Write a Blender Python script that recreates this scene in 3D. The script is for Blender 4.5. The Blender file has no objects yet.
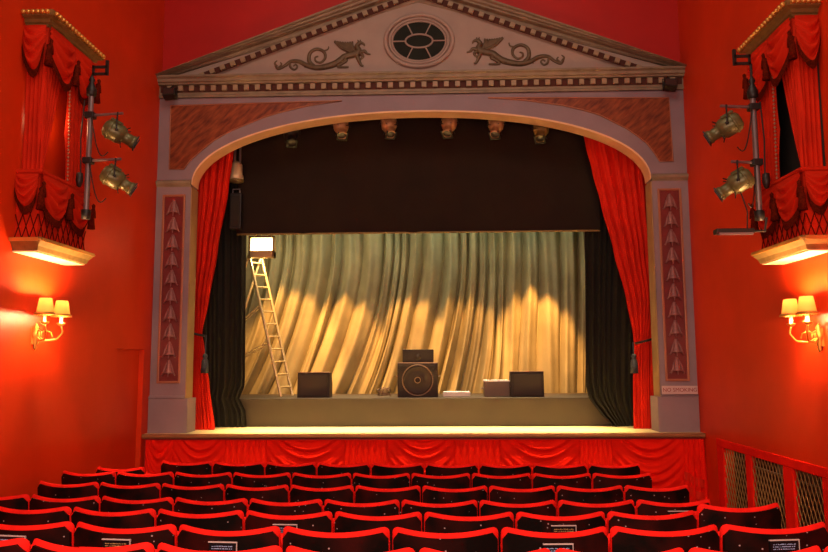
import bpy, bmesh, math, random
import numpy as np
from mathutils import Vector, Matrix
random.seed(7)
C = bpy.context.scene.collection
PI = math.pi
S = bpy.context.scene
# ---------------------------------------------------------------- camera
F, PITCH, YAW, ROLL = 753.73, 0.1143, 0.0326, -0.0052
CAM = np.array([0.2465, -9.8164, 2.0682])
_cp, _sp, _cy, _sy = math.cos(PITCH), math.sin(PITCH), math.cos(YAW), math.sin(YAW)
_f = np.array([-_sy*_cp, _cy*_cp, _sp]); _r = np.array([_cy, _sy, 0.0]); _u = np.cross(_r, _f)
_cr, _sr = math.cos(ROLL), math.sin(ROLL)
_r, _u = _r*_cr + _u*_sr, -_r*_sr + _u*_cr
cd = bpy.data.cameras.new('camera'); cam = bpy.data.objects.new('camera', cd); C.objects.link(cam)
cd.sensor_width = 36; cd.lens = F/828*36; cd.clip_end = 200
cam.matrix_world = Matrix(((_r[0], _u[0], -_f[0], CAM[0]), (_r[1], _u[1], -_f[1], CAM[1]), (_r[2], _u[2], -_f[2], CAM[2]), (0, 0, 0, 1)))
S.camera = cam
S.view_settings.view_transform = 'Standard'; S.view_settings.look = 'None'
S.view_settings.gamma = 1; S.view_settings.use_curve_mapping = False
S.view_settings.exposure = 0.0
# ---------------------------------------------------------------- light
wd = bpy.data.worlds.new('world'); S.world = wd; wd.use_nodes = True
wd.node_tree.nodes['Background'].inputs[0].default_value = (1.0, 0.80, 0.72, 1)
wd.node_tree.nodes['Background'].inputs[1].default_value = 0.07
def light(name, kind, loc, energy, color, target=None, size=0.2, sizey=None, spot=60, blend=0.3):
    d = bpy.data.lights.new(name, kind); d.energy = energy; d.color = color
    if kind == 'AREA':
        d.size = size
        if sizey: d.shape = 'RECTANGLE'; d.size_y = sizey
    else: d.shadow_soft_size = size
    if kind == 'SPOT': d.spot_size = math.radians(spot); d.spot_blend = blend
    o = bpy.data.objects.new(name, d); C.objects.link(o); o.location = loc
    if target is not None:
        o.rotation_euler = (Vector(target)-Vector(loc)).to_track_quat('-Z', 'Y').to_euler()
    return o
WARM = (1.0, 0.62, 0.30); WHITE = (1.0, 0.88, 0.78)
# house lights of the auditorium
light('house_light', 'AREA', (0, -6.0, 8.2), 135, (1, .74, .56), (0, -2.5, 2), 4.5, 3.0)
light('under_balcony_light', 'AREA', (0, -9.3, 3.0), 235, (1, .60, .45), (0, -4.5, 0.4), 5.0, 0.8)
# row of warm lamps on a bar hidden behind the border, raking down the backdrop
for sx_, tx_, e_, sp_ in ((-2.10, -2.25, 850, 40), (-1.25, -1.30, 900, 33), (-.35, -.20, 780, 32), (.60, .80, 560, 31), (1.75, 1.85, 1150, 37)):
    light('backdrop_lamp', 'SPOT', (sx_, 1.22, 4.62), e_, (1, .44, .11), (tx_, 2.86, 1.72), .05, spot=sp_, blend=.45)
light('platform_top_fill', 'AREA', (0, 1.45, 4.75), 75, (1, .72, .42), (0, 1.42, 1.6), 4.6, .10).data.spread = math.radians(50)  # added fill strip, brightens the tops of things on the platform
light('stage_top_light', 'AREA', (0, 1.7, 4.9), 26, (.80, 1.0, .78), (0, 2.7, 2.5), 4.4, .3)
light('stage_floor_light', 'AREA', (0, -1.0, 7.1), 95, (1, .70, .26), (0, .30, 1.18), 5.2, .12).data.spread = math.radians(14)
# ---------------------------------------------------------------- unprojection to known planes
def ray(x, y): return _f*F + _r*(x-414) - _u*(y-276)
def UY(x, y, Y=0.0):
    d = ray(x, y); t = (Y-CAM[1])/d[1]; return CAM + d*t
def UX(x, y, X):
    d = ray(x, y); t = (X-CAM[0])/d[0]; return CAM + d*t
def UZ(x, y, Z):
    d = ray(x, y); t = (Z-CAM[2])/d[2]; return CAM + d*t
# ---------------------------------------------------------------- materials
def mat(name, col, rough=.6, metal=0.0, var=0.0, vscale=4.0, bump=0.0, bscale=40.0, col2=None, emis=None, estr=0.0, sheen=0.0, coat=0.0, spec=None, stretch=None, rot=None):
    m = bpy.data.materials.new(name); m.use_nodes = True; nt = m.node_tree; N = nt.nodes; L = nt.links
    b = N['Principled BSDF']
    b.inputs['Base Color'].default_value = (*col, 1); b.inputs['Roughness'].default_value = rough; b.inputs['Metallic'].default_value = metal
    if sheen: b.inputs['Sheen Weight'].default_value = sheen; b.inputs['Sheen Tint'].default_value = (*col, 1)
    if coat: b.inputs['Coat Weight'].default_value = coat; b.inputs['Coat Roughness'].default_value = .15
    if spec is not None: b.inputs['Specular IOR Level'].default_value = spec
    if emis: b.inputs['Emission Color'].default_value = (*emis, 1); b.inputs['Emission Strength'].default_value = estr
    tc = N.new('ShaderNodeTexCoord')
    src = tc.outputs['Object']
    if rot:
        mr = N.new('ShaderNodeMapping'); mr.inputs['Rotation'].default_value = rot; L.new(src, mr.inputs[0]); src = mr.outputs[0]
    if stretch:
        mp = N.new('ShaderNodeMapping'); mp.inputs['Scale'].default_value = stretch; L.new(src, mp.inputs[0]); src = mp.outputs[0]
    if var or col2:
        n = N.new('ShaderNodeTexNoise'); n.inputs['Scale'].default_value = vscale; n.inputs['Detail'].default_value = 6; L.new(src, n.inputs['Vector'])
        r = N.new('ShaderNodeValToRGB'); c2 = col2 or tuple(c*(1-var) for c in col)
        r.color_ramp.elements[0].position = .35; r.color_ramp.elements[0].color = (*c2, 1)
        r.color_ramp.elements[1].position = .65; r.color_ramp.elements[1].color = (*col, 1)
        L.new(n.outputs['Fac'], r.inputs[0]); L.new(r.outputs[0], b.inputs['Base Color'])
    if bump:
        n2 = N.new('ShaderNodeTexNoise'); n2.inputs['Scale'].default_value = bscale; n2.inputs['Detail'].default_value = 4; L.new(src, n2.inputs['Vector'])
        bp = N.new('ShaderNodeBump'); bp.inputs['Strength'].default_value = bump; bp.inputs['Distance'].default_value = .01
        L.new(n2.outputs['Fac'], bp.inputs['Height']); L.new(bp.outputs[0], b.inputs['Normal'])
    return m
M = {}
M['wall'] = mat('red_wall_paint', (.72, .042, .004), .47, var=.14, vscale=1.3, bump=.15, bscale=10, spec=.25)
M['front_wall'] = mat('deep_red_wall_paint', (.55, .009, .005), .55, var=.12, vscale=1.5, bump=.2, bscale=14)
M['mauve'] = mat('mauve_plaster_paint', (.29, .225, .26), .55, var=.12, vscale=3, bump=.15, bscale=30)
M['cornice'] = mat('aged_cream_paint', (.29, .235, .155), .5, var=.3, vscale=6, bump=.2, bscale=30)
M['tymp'] = mat('pale_pink_plaster', (.40, .32, .27), .6, var=.12, vscale=3, bump=.15, bscale=25)
M['bronze'] = mat('bronze_relief_paint', (.15, .105, .055), .45, metal=.2, var=.3, vscale=18, bump=.3, bscale=60)
M['dentil_dark'] = mat('dark_red_gap_paint', (.07, .018, .010), .8)
M['dentil'] = mat('dentil_paint', (.36, .28, .17), .5, var=.2, vscale=8)
M['marble'] = mat('red_marbled_paint', (.33, .085, .025), .4, vscale=5, col2=(.12, .022, .008), rot=(0, .75, 0), stretch=(1, 1, 4.5), bump=.1)
M['panel_red'] = mat('oxblood_panel_paint', (.20, .022, .022), .45, var=.2, vscale=8)
M['gilt_edge'] = mat('worn_gilt_edge', (.42, .17, .09), .4, metal=.2)
M['bell'] = mat('silvered_plaster_bells', (.34, .15, .14), .4, metal=.1, var=.25, vscale=30)
M['glass'] = mat('dark_pane_glass', (.012, .014, .007), .6, var=.4, vscale=6, spec=.2)
M['soffit'] = mat('orange_lit_soffit_paint', (.90, .60, .34), .45, var=.1, vscale=5)  # orange light under the arch is put into this colour
M['wood_edge'] = mat('stage_edge_wood', (.38, .15, .05), .45, var=.3, vscale=3, stretch=(1, 12, 12))
M['boards'] = mat('pale_stage_boards', (.80, .68, .40), .4, var=.18, vscale=4, stretch=(1, 8, 1))
M['platform'] = mat('grey_brown_platform_paint', (.060, .042, .022), .6, var=.15, vscale=3)
M['velvet'] = mat('red_velvet_curtain', (.75, .020, .006), .7, var=.2, vscale=3, bump=.15, bscale=80, spec=.15)
M['swag'] = mat('red_satin_swag', (.88, .014, .004), .85, var=.12, vscale=5, spec=.1)
M['boxcloth'] = mat('coral_red_drape', (.66, .024, .005), .75, var=.2, vscale=5, spec=.12, bump=.1)
M['fringe'] = mat('maroon_fringe', (.14, .012, .003), .95, var=.5, vscale=60, bump=.5, bscale=120, spec=.05)
M['blackcloth'] = mat('black_serge', (.012, .009, .004), .9, var=.35, vscale=3, bump=.2, bscale=60)
M['border'] = mat('dark_brown_border_serge', (.016, .006, .002), .95, var=.3, vscale=2, bump=.15, bscale=60)
M['backdrop'] = mat('greenish_cream_backdrop_cloth', (.46, .40, .22), .8, var=.2, vscale=2.5, bump=.15, bscale=40, spec=.15)
M['black'] = mat('matt_black_metal', (.012, .011, .010), .45)
M['steel'] = mat('grey_steel_tube', (.30, .26, .27), .35, metal=.7)
M['olive'] = mat('olive_lantern_enamel', (.145, .145, .055), .36, metal=.25, var=.25, vscale=12, bump=.1)
M['tan'] = mat('tan_lit_lantern_enamel', (.62, .36, .18), .4, metal=.2, var=.3, vscale=12)  # colour includes the tan light falling on the housings
M['cream_can'] = mat('cream_lamp_can', (.75, .62, .36), .35, metal=.2)
M['lens'] = mat('dark_glass_lens', (.05, .035, .03), .3)
M['gold'] = mat('gold_leaf', (.72, .38, .08), .28, metal=.65)
M['gold_dark'] = mat('dull_gold_paint', (.30, .20, .06), .45, metal=.25, var=.25, vscale=14)
M['cable'] = mat('black_cable', (.02, .008, .006), .5)
M['shade'] = mat('glowing_lamp_shade', (.9, .45, .12), .7, emis=(1, .30, .02), estr=.5)
M['bulb'] = mat('lit_bulb', (1, .9, .6), .3, emis=(1, .80, .38), estr=14)
M['candle'] = mat('cream_candle_tube', (.85, .66, .42), .4)
M['white'] = mat('white_paint', (.85, .80, .74), .4)
M['sign'] = mat('cream_sign_plate', (.60, .48, .46), .5)
M['sign_ink'] = mat('red_sign_ink', (.28, .02, .02), .5)
M['spk'] = mat('black_speaker_tolex', (.028, .015, .008), .6, var=.25, vscale=30, bump=.4, bscale=140)
M['cone'] = mat('speaker_cone_paper', (.022, .012, .007), .6)
M['ring'] = mat('speaker_ring', (.30, .20, .13), .3, metal=.5)
M['greybox'] = mat('grey_flight_case', (.15, .10, .07), .5)
M['alu'] = mat('yellow_lit_aluminium', (.75, .58, .28), .3, metal=.5)  # yellow light on the metal is painted into its base colour
M['seat_red'] = mat('red_seat_velvet', (.86, .010, .004), .8, var=.2, vscale=14, bump=.2, bscale=160, spec=.2)
M['arm'] = mat('varnished_armrest_wood', (.42, .15, .04), .3, coat=.5, var=.3, vscale=12)
M['iron'] = mat('dark_cast_iron', (.09, .010, .008), .45)
M['carpet'] = mat('dark_red_carpet', (.10, .008, .006), .95, var=.35, vscale=30, bump=.4, bscale=150)
M['stage_black'] = mat('black_stage_wall_paint', (.014, .011, .008), .8)
M['wire'] = mat('brass_diamond_wire', (.42, .27, .09), .35, metal=.6)
M['recess'] = mat('brown_recess_paint', (.055, .018, .010), .7, var=.4, vscale=3)
M['greenboard'] = mat('grey_green_board', (.16, .17, .11), .6, var=.4, vscale=9)
M['text_blue'] = mat('pale_blue_lettering', (.35, .45, .75), .5)
M['text_gold'] = mat('gold_lettering', (.55, .33, .12), .4)
M['plate'] = mat('black_plaque', (.008, .007, .009), .25)
M['tassel'] = mat('slate_blue_tassel', (.03, .035, .055), .6, var=.4, vscale=60)
def shade_glow():
    nt = M['shade'].node_tree; N = nt.nodes; L = nt.links; o = N['Material Output']; b = N['Principled BSDF']
    tr = N.new('ShaderNodeBsdfTranslucent'); tr.inputs[0].default_value = (1, .5, .12, 1); mx = N.new('ShaderNodeMixShader'); mx.inputs[0].default_value = .008
    L.new(b.outputs[0], mx.inputs[1]); L.new(tr.outputs[0], mx.inputs[2]); L.new(mx.outputs[0], o.inputs[0])
shade_glow()
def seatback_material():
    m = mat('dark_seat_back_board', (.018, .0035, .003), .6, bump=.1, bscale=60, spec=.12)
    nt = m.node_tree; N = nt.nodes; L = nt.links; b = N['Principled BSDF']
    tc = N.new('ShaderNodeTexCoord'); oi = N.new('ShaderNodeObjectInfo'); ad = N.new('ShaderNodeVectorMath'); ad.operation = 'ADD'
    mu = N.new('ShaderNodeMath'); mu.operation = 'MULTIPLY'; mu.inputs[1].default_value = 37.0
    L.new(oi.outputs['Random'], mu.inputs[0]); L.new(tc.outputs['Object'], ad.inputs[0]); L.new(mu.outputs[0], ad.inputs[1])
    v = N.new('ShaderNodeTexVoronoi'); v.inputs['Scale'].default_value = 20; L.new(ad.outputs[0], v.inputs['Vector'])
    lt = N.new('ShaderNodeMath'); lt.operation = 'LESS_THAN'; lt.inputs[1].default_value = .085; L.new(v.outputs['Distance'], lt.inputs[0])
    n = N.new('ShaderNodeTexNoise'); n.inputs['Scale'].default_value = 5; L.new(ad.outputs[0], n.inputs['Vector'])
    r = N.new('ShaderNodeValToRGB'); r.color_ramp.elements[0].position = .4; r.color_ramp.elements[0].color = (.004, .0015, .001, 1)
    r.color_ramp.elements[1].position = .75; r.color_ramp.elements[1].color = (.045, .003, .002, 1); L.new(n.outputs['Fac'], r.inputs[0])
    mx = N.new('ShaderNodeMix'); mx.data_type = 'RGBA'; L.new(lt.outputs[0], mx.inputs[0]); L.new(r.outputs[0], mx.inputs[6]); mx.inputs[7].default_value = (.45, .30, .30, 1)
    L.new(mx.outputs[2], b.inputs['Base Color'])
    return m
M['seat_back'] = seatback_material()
# ---------------------------------------------------------------- mesh builder
class MB:
    def __init__(s): s.v = []; s.f = []; s.mi = []; s.sm = []
    def add(s, vs, fs, mi=0, smooth=False):
        n = len(s.v); s.v += [tuple(float(c) for c in p) for p in vs]
        for f in fs: s.f.append(tuple(i+n for i in f)); s.mi.append(mi); s.sm.append(smooth)
    def box(s, x0, x1, y0, y1, z0, z1, mi=0, mtx=None):
        vs = [Vector((x, y, z)) for x in (x0, x1) for y in (y0, y1) for z in (z0, z1)]
        if mtx is not None: vs = [mtx @ p for p in vs]
        s.add(vs, [(0, 1, 3, 2), (4, 6, 7, 5), (0, 4, 5, 1), (2, 3, 7, 6), (0, 2, 6, 4), (1, 5, 7, 3)], mi)
    def grid(s, P, mi=0, smooth=True, close_u=False):
        nu, nv = len(P), len(P[0]); vs = [p for r in P for p in r]; fs = []
        for i in range(nu if close_u else nu-1):
            for j in range(nv-1):
                a = i*nv+j; b = ((i+1) % nu)*nv+j; fs.append((a, b, b+1, a+1))
        s.add(vs, fs, mi, smooth)
    def tube(s, pts, r, n=8, mi=0, flat=None, cap=True):
        pts = [Vector(p) for p in pts]; R = r if isinstance(r, (list, tuple)) else [r]*len(pts)
        T = [(pts[min(i+1, len(pts)-1)]-pts[max(i-1, 0)]).normalized() for i in range(len(pts))]
        u = T[0].orthogonal().normalized(); rings = []
        for i, p in enumerate(pts):
            u = (u - T[i]*u.dot(T[i]))
            if u.length < 1e-6: u = T[i].orthogonal()
            u.normalize(); w = T[i].cross(u); ring = []
            for k in range(n):
                a = 2*PI*k/n; o = (u*math.cos(a)+w*math.sin(a))*R[i]
                if flat: o.y *= flat
                ring.append(p+o)
            rings.append(ring)
        vs = [p for g in rings for p in g]; fs = []
        for i in range(len(pts)-1):
            for k in range(n):
                a = i*n+k; b = i*n+(k+1) % n; fs.append((a, b, b+n, a+n))
        s.add(vs, fs, mi, True)
        if cap:
            s.add(rings[0], [tuple(range(n))[::-1]], mi); s.add(rings[-1], [tuple(range(n))], mi)
    def lathe(s, prof, org=(0, 0, 0), axis='Z', n=20, mi=0, mtx=None, a0=0, a1=2*PI, smooth=True):
        full = abs(a1-a0-2*PI) < 1e-6; m = n if full else n+1; P = []
        for k in range(m):
            a = a0+(a1-a0)*k/n; row = []
            for r, z in prof:
                p = Vector((r*math.cos(a), r*math.sin(a), z))
                if axis == 'Y': p = Vector((p.x, p.z, p.y))
                if axis == 'X': p = Vector((p.z, p.x, p.y))
                p += Vector(org)
                if mtx is not None: p = mtx @ p
                row.append(p)
            P.append(row)
        s.grid(P, mi, smooth, full)
    def prism(s, poly, y0, y1, mi=0):   # polygon in (x,z) extruded in y
        n = len(poly); vs = [(x, y0, z) for x, z in poly]+[(x, y1, z) for x, z in poly]
        fs = [tuple(range(n)), tuple(range(2*n-1, n-1, -1))]+[(i, i+n, (i+1) % n+n, (i+1) % n) for i in range(n)]
        s.add(vs, fs, mi)
    def sweep(s, path, prof, out, up=(0, 0, 1), mi=0, close=True):
        # profile (o, h): o along mitred outward normal, h along up; out(i) gives outward vector of segment i
        path = [Vector(p) for p in path]; up = Vector(up); rings = []
        segs = [(path[i+1]-path[i]).normalized() for i in range(len(path)-1)]
        nor = [Vector(o).normalized() for o in out]
        for i, p in enumerate(path):
            if i == 0: w = nor[0]
            elif i == len(path)-1: w = nor[-1]
            else:
                w = nor[i-1]+nor[i]; w = w/(w.dot(nor[i]))
            rings.append([p+w*o+up*h for o, h in prof])
        n = len(prof); vs = [p for g in rings for p in g]; fs = []
        for i in range(len(path)-1):
            for k in range(n if close else n-1):
                a = i*n+k; b = i*n+(k+1) % n; fs.append((a, b, b+n, a+n))
        s.add(vs, fs, mi)
        s.add(rings[0], [tuple(range(n))], mi); s.add(rings[-1], [tuple(range(n))[::-1]], mi)
    def build(s, name, mats, parent=None, loc=None, kind=None):
        me = bpy.data.meshes.new(name); me.from_pydata(s.v, [], s.f)
        for m in (mats if isinstance(mats, (list, tuple)) else [mats]): me.materials.append(m if not isinstance(m, str) else M[m])
        me.polygons.foreach_set('material_index', s.mi); me.polygons.foreach_set('use_smooth', s.sm); me.update()
        bm = bmesh.new(); bm.from_mesh(me); bmesh.ops.recalc_face_normals(bm, faces=bm.faces); bm.to_mesh(me); bm.free()
        o = bpy.data.objects.new(name, me); C.objects.link(o)
        if parent: o.parent = parent
        if loc is not None: o.location = loc
        if kind: o['kind'] = kind
        return o
def tag(o, label, cat, group=None, kind=None):
    o['label'] = label; o['category'] = cat
    if group: o['group'] = group
    if kind: o['kind'] = kind
    return o
def thing(name, label, cat, loc=(0, 0, 0), rot=(0, 0, 0), group=None):
    o = bpy.data.objects.new(name, None); C.objects.link(o); o.location = [float(c) for c in loc]; o.rotation_euler = rot
    return tag(o, label, cat, group)
def bevel(o, w=.01, n=2):
    m = o.modifiers.new('bevel', 'BEVEL'); m.width = w; m.segments = n; m.limit_method = 'ANGLE'; return o
def copy_tree(o, parent=None):
    c = o.copy(); C.objects.link(c)
    if parent: c.parent = parent
    for ch in list(o.children): copy_tree(ch, c)
    return c
def text(name, body, size, mtx, m, parent, ext=.001):
    cu = bpy.data.curves.new(name, 'FONT'); cu.body = body; cu.size = size; cu.extrude = ext; cu.align_x = 'CENTER'; cu.align_y = 'CENTER'; cu.materials.append(m)
    tmp = bpy.data.objects.new(name, cu); me = bpy.data.meshes.new_from_object(tmp); bpy.data.objects.remove(tmp)
    o = bpy.data.objects.new(name, me); C.objects.link(o); o.parent = parent; o.matrix_local = mtx; return o
# ================================================================ SETTING
W = 3.53; ZS = 1.18; YS = -0.20       # half width of the hall, stage height, stage edge
FL = [(-12, .66), (-6.8, .505), (-6.04, .423), (-5.29, .35), (-4.53, .286), (-3.78, .262), (-3.02, .249), (-2.27, .218), (-1.7, .20), (3.4, .20)]
def floor_z(y):
    for (a, za), (b, zb) in zip(FL, FL[1:]):
        if a <= y <= b: return za+(zb-za)*(y-a)/(b-a)
    return .2
m = MB()
m.grid([[(x, y, z) for x in (-W-.3, W+1.0)] for y, z in FL], smooth=False)
m.add([(-W-.3, -12, -.2), (W+1, -12, -.2), (W+1, 3.4, -.2), (-W-.3, 3.4, -.2)], [(0, 1, 2, 3)])
m.build('floor', 'carpet', kind='structure')
def wall_x(name, xs, xo, openings, mt, y0=-11.5, y1=.10, z0=0, z1=9.2):
    # a wall normal to X with rectangular openings (ya, yb, zb): from floor to zb
    m = MB(); y = y0
    for ya, yb, zt in sorted(openings):
        m.box(min(xs, xo), max(xs, xo), y, ya, z0, z1); m.box(min(xs, xo), max(xs, xo), ya, yb, zt, z1); y = yb
    m.box(min(xs, xo), max(xs, xo), y, y1, z0, z1)
    return m.build(name, mt, kind='structure')
wall_x('wall_left', -W, -W-.16, [(-1.05, -.24, 2.25)], 'wall')
g0 = UX(720, 450, W)[1]; g1 = UX(828, 470, W)[1]-.06
wall_x('wall_right', W, W+.16, [(g1, g0, 1.13)], 'wall')
m = MB(); m.box(-W-.16, -W-.06, -1.05, -.24, .15, 2.25); bevel(m.build('door_1', 'wall', kind='structure'), .008)
m = MB(); m.box(-W, W, .06, .16, 5.5, 9.2); m.box(-W-.16, -W, .1, .16, 0, 9.2); m.box(W, W+.16, .1, .16, 0, 9.2); m.build('wall_front', 'front_wall', kind='structure')
# recess behind the grille
m = MB(); m.box(W+.75, W+.80, g1-.5, g0+.5, .0, 1.5); m.box(W+.16, W+.8, g0+.4, g0+.45, 0, 1.5); m.box(W+.16, W+.8, g1-.45, g1-.4, 0, 1.5); m.box(W+.16, W+.8, g1-.45, g0+.45, 1.5, 1.55)
m.build('wall_recess', 'recess', kind='structure')
# stage house
m = MB(); m.box(-W-1.2, W+1.2, YS, 3.6, ZS-.05, ZS); m.build('floor_stage', 'boards', kind='structure')
m = MB(); m.box(-W, W, YS-.03, YS+.02, ZS-.045, ZS+.004); bevel(m.build('trim_1', 'wood_edge', kind='structure'), .012)
m = MB(); m.box(-W-1.2, W+1.2, 3.5, 3.6, .2, 6.6); m.build('wall_back', 'stage_black', kind='structure')
m = MB(); m.box(-W-1.25, -W-1.15, .1, 3.6, .2, 6.6); m.build('wall_stage_left', 'stage_black', kind='structure')
m = MB(); m.box(W+1.15, W+1.25, .1, 3.6, .2, 6.6); m.build('wall_stage_right', 'stage_black', kind='structure')
m = MB(); m.box(-W-1.2, W+1.2, .16, 3.6, 6.5, 6.6); m.build('ceiling_stage', 'stage_black', kind='structure')
m = MB(); m.box(-W, W, YS+.10, YS+.16, .19, ZS-.06); m.build('wall_stage_front', 'front_wall', kind='structure')
# platform
py = .90; zp = float(UY(420, 398, py)[2])
m = MB(); m.box(-2.95, 2.95, py, 2.45, ZS, zp)
pl = tag(bevel(m.build('stage_platform', 'platform'), .01), 'long low grey brown platform across the stage behind the footlight boards', 'platform')

M['reveal'] = mat('ochre_reveal_paint', (.44, .30, .14), .5, var=.15)
# ================================================================ PROSCENIUM
pro = thing('proscenium_arch', 'mauve and cream proscenium arch with pediment, pilasters and oval window framing the stage', 'proscenium', (0, 0, ZS))
PZ = -ZS                 # children are modelled in world coordinates, then shifted to the stage level
def pbuild(m, name, mt, parent=None):
    o = m.build(name, mt, parent or pro)
    if parent is None: o.location = (0, 0, PZ)
    return o
XI = 3.06; DEP = .25      # inner edge of the front face, depth of the reveal
spring = 4.47; crown = 5.44
arch = []
for k in range(49):
    a = PI*k/48; c = math.cos(a); s_ = math.sin(a)
    arch.append((XI*abs(c)**.96*(1 if c > 0 else -1), spring+(crown-spring)*s_**.96))
ztop = 5.72
# front face
m = MB()
top = [(XI+(-2*XI)*k/48, ztop) for k in range(49)]
for yy in (0, DEP):
    m.grid([[(arch[k][0], yy, arch[k][1]), (top[k][0], yy, top[k][1])] for k in range(49)], smooth=False)
m.box(XI, W, 0, DEP, spring, ztop); m.box(-W, -XI, 0, DEP, spring, ztop)
pbuild(m, 'arch_face', 'mauve')
m = MB(); m.grid([[(x, -.004, z), (x, DEP+.004, z)] for x, z in arch]); 
m.grid([[(x*.996, -.004, z-.022), (x*.996, DEP+.004, z-.022)] for x, z in arch])
for yy in (-.004, DEP+.004): m.grid([[(x, yy, z), (x*.996, yy, z-.022)] for x, z in arch])
pbuild(m, 'arch_soffit', 'soffit')
# spandrels
lp = [(171, 106), (169.5, 169.5), (184, 169.3), (190, 161), (199, 153), (215, 140), (231, 131), (248, 124), (264, 117.5), (280, 112.5), (305, 106.5), (342, 101)]
rp = [(488, 98), (508, 99), (528, 100.8), (562, 105.5), (582, 110), (599, 115), (626, 128.5), (637, 136), (646.7, 143.7), (654, 153), (659.6, 161.6), (673, 161.6), (668.7, 98)]
for pts in (lp, rp):
    P = [UY(x, y, 0) for x, y in pts]; poly = [(p[0], p[2]) for p in P]
    m = MB(); m.prism(poly, -.006, .01); sp = pbuild(m, 'spandrel_panel', 'marble')
    m = MB(); m.tube([(x, -.010, z) for x, z in poly+poly[:1]], .009, 6, cap=False); m.build('panel_beading', 'gilt_edge', sp)
# pilasters
def bell(m, x, z, w, h, y):
    prof = [(.03, .02), (.09, -.02), (.15, -.12), (.17, -.25), (.19, -.42), (.25, -.58), (.36, -.70), (.30, -.73)]
    m.lathe([(r*w, zz*h) for r, zz in prof], (x, y, z), n=10, a0=-PI, a1=0)
    for sx in (-1, 1):
        m.tube([(x+sx*w*.12, y-.010, z-h*.10), (x+sx*w*.24, y-.018, z-h*.38), (x+sx*w*.33, y-.022, z-h*.66), (x+sx*w*.46, y-.018, z-h*.86), (x+sx*w*.50, y-.010, z-h*.80)], [w*.03, w*.07, w*.075, w*.05, w*.02], 6)
    m.tube([(x, y-.020, z-h*.2), (x, y-.034, z-h*.55), (x, y-.030, z-h*.92)], [w*.04, w*.08, w*.03], 6)
    m.lathe([(0, .05*h), (w*.10, .02*h), (w*.12, -.03*h), (0, -.10*h)], (x, y-.008, z), n=8)
for sd, (xa, xb, pxl, pxr, pyt, pyb) in ((-1, (-W, -XI, 0, 0, 0, 0)), (1, (XI, W, 0, 0, 0, 0))):
    cx = 3.28*sd
    m = MB(); m.box(xa+.004, xb, -.012, DEP, ZS, spring);
    p = pbuild(m, 'pilaster', 'mauve')
    m = MB(); m.box(xa+(.004 if sd < 0 else -.05), xb+(.05 if sd < 0 else -.004), -.05, DEP+.04, ZS, ZS+.44); 
    m.sweep([(xa+.004, -.012, ZS+.44), (xb, -.012, ZS+.44)] if sd < 0 else [(xa, -.012, ZS+.44), (xb-.004, -.012, ZS+.44)], [(-.02, 0), (.045, 0), (.050, .012), (.030, .022), (.022, .036), (-.02, .04)], [(0, -1, 0)])
    bevel(m.build('plinth', 'mauve', p), .006)
    m = MB(); m.sweep([(xa+.004, 0, spring-.045), (xb+(-.0), 0, spring-.045)], [(-.02, 0), (.020, 0), (.024, .012), (.036, .022), (.052, .045), (.055, .075), (.036, .085), (.02, .095), (-.02, .1)], [(0, -1, 0)])
    m.build('capital_moulding', 'cornice', p)
    # reveal strip
    xi = XI if sd > 0 else -XI
    m = MB(); m.box(min(xi, xi-sd*.012), max(xi, xi-sd*.012), -.006, DEP+.002, ZS+.44, spring-.05); m.build('reveal_strip', 'reveal', p)
    # panel
    x0, x1 = cx-.125, cx+.125; z0 = 1.845; z1 = 4.29
    m = MB(); m.box(x0, x1, -.016, -.008, z0, z1); pn = m.build('inset_panel', 'panel_red', p)
    m = MB()
    for (a, b, c, d) in ((x0-.03, x0, z0-.03, z1+.03), (x1, x1+.03, z0-.03, z1+.03), (x0, x1, z0-.03, z0), (x0, x1, z1, z1+.03)): m.box(a, b, -.034, -.010, c, d)
    bevel(m.build('panel_frame', 'gilt_edge', pn), .008)
    hh = (z1-z0-.08)/10
    for k in range(10):
        m = MB(); bell(m, 0, 0, .19, hh*.98, 0); b = m.build('bellflower', 'bell', pn, (cx, -.018, z1-.05-k*hh))
# no smoking sign
s0, s1 = UY(661, 381, -.05), UY(697.5, 390, -.05)
sg = thing('no_smoking_sign', 'small cream NO SMOKING sign on the right pilaster above its plinth', 'sign', ((s0[0]+s1[0])/2, -.063, ZS+.525))
m = MB(); m.box(-.225, .225, -.006, .006, -.052, .052); bevel(m.build('sign_board', 'sign', sg), .004)
text('lettering', 'NO SMOKING', .068, Matrix.Translation((0, -.008, 0)) @ Matrix.Rotation(PI/2, 4, 'X'), M['sign_ink'], sg)
# entablature: mouldings, dentils
m = MB(); m.box(-W, W, -.02, .16, 5.66, 5.98)
m.sweep([(-W, 0, 5.66), (W, 0, 5.66)], [(0, 0), (.03, 0), (.035, .025), (.022, .04), (.022, .05), (0, .05)], [(0, -1, 0)])
m.sweep([(-W, -.02, 5.83), (W, -.02, 5.83)], [(0, 0), (.05, 0), (.06, .02), (.085, .03), (.09, .065), (.12, .085), (.12, .11), (0, .12)], [(0, -1, 0)])
en = pbuild(m, 'entablature', 'cornice')
m = MB(); m.box(-W+.02, W-.02, -.030, -.02, 5.735, 5.825); m.build('dentil_band', 'dentil_dark', en)
m = MB(); m.box(-.032, .032, -.062, -.02, -.036, .036); dn = m.build('dentil', 'dentil', en, (-3.38, 0, 5.782))
for k in range(1, 46):
    d2 = dn.copy(); C.objects.link(d2); d2.parent = en; d2.location = (-3.38+k*6.76/45, 0, 5.782)
# pediment
zb = 5.96; za = 6.98; hx = 3.38
m = MB(); m.prism([(-hx, zb), (hx, zb), (0, za)], -.01, .1); ty = pbuild(m, 'tympanum', 'tymp')
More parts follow.
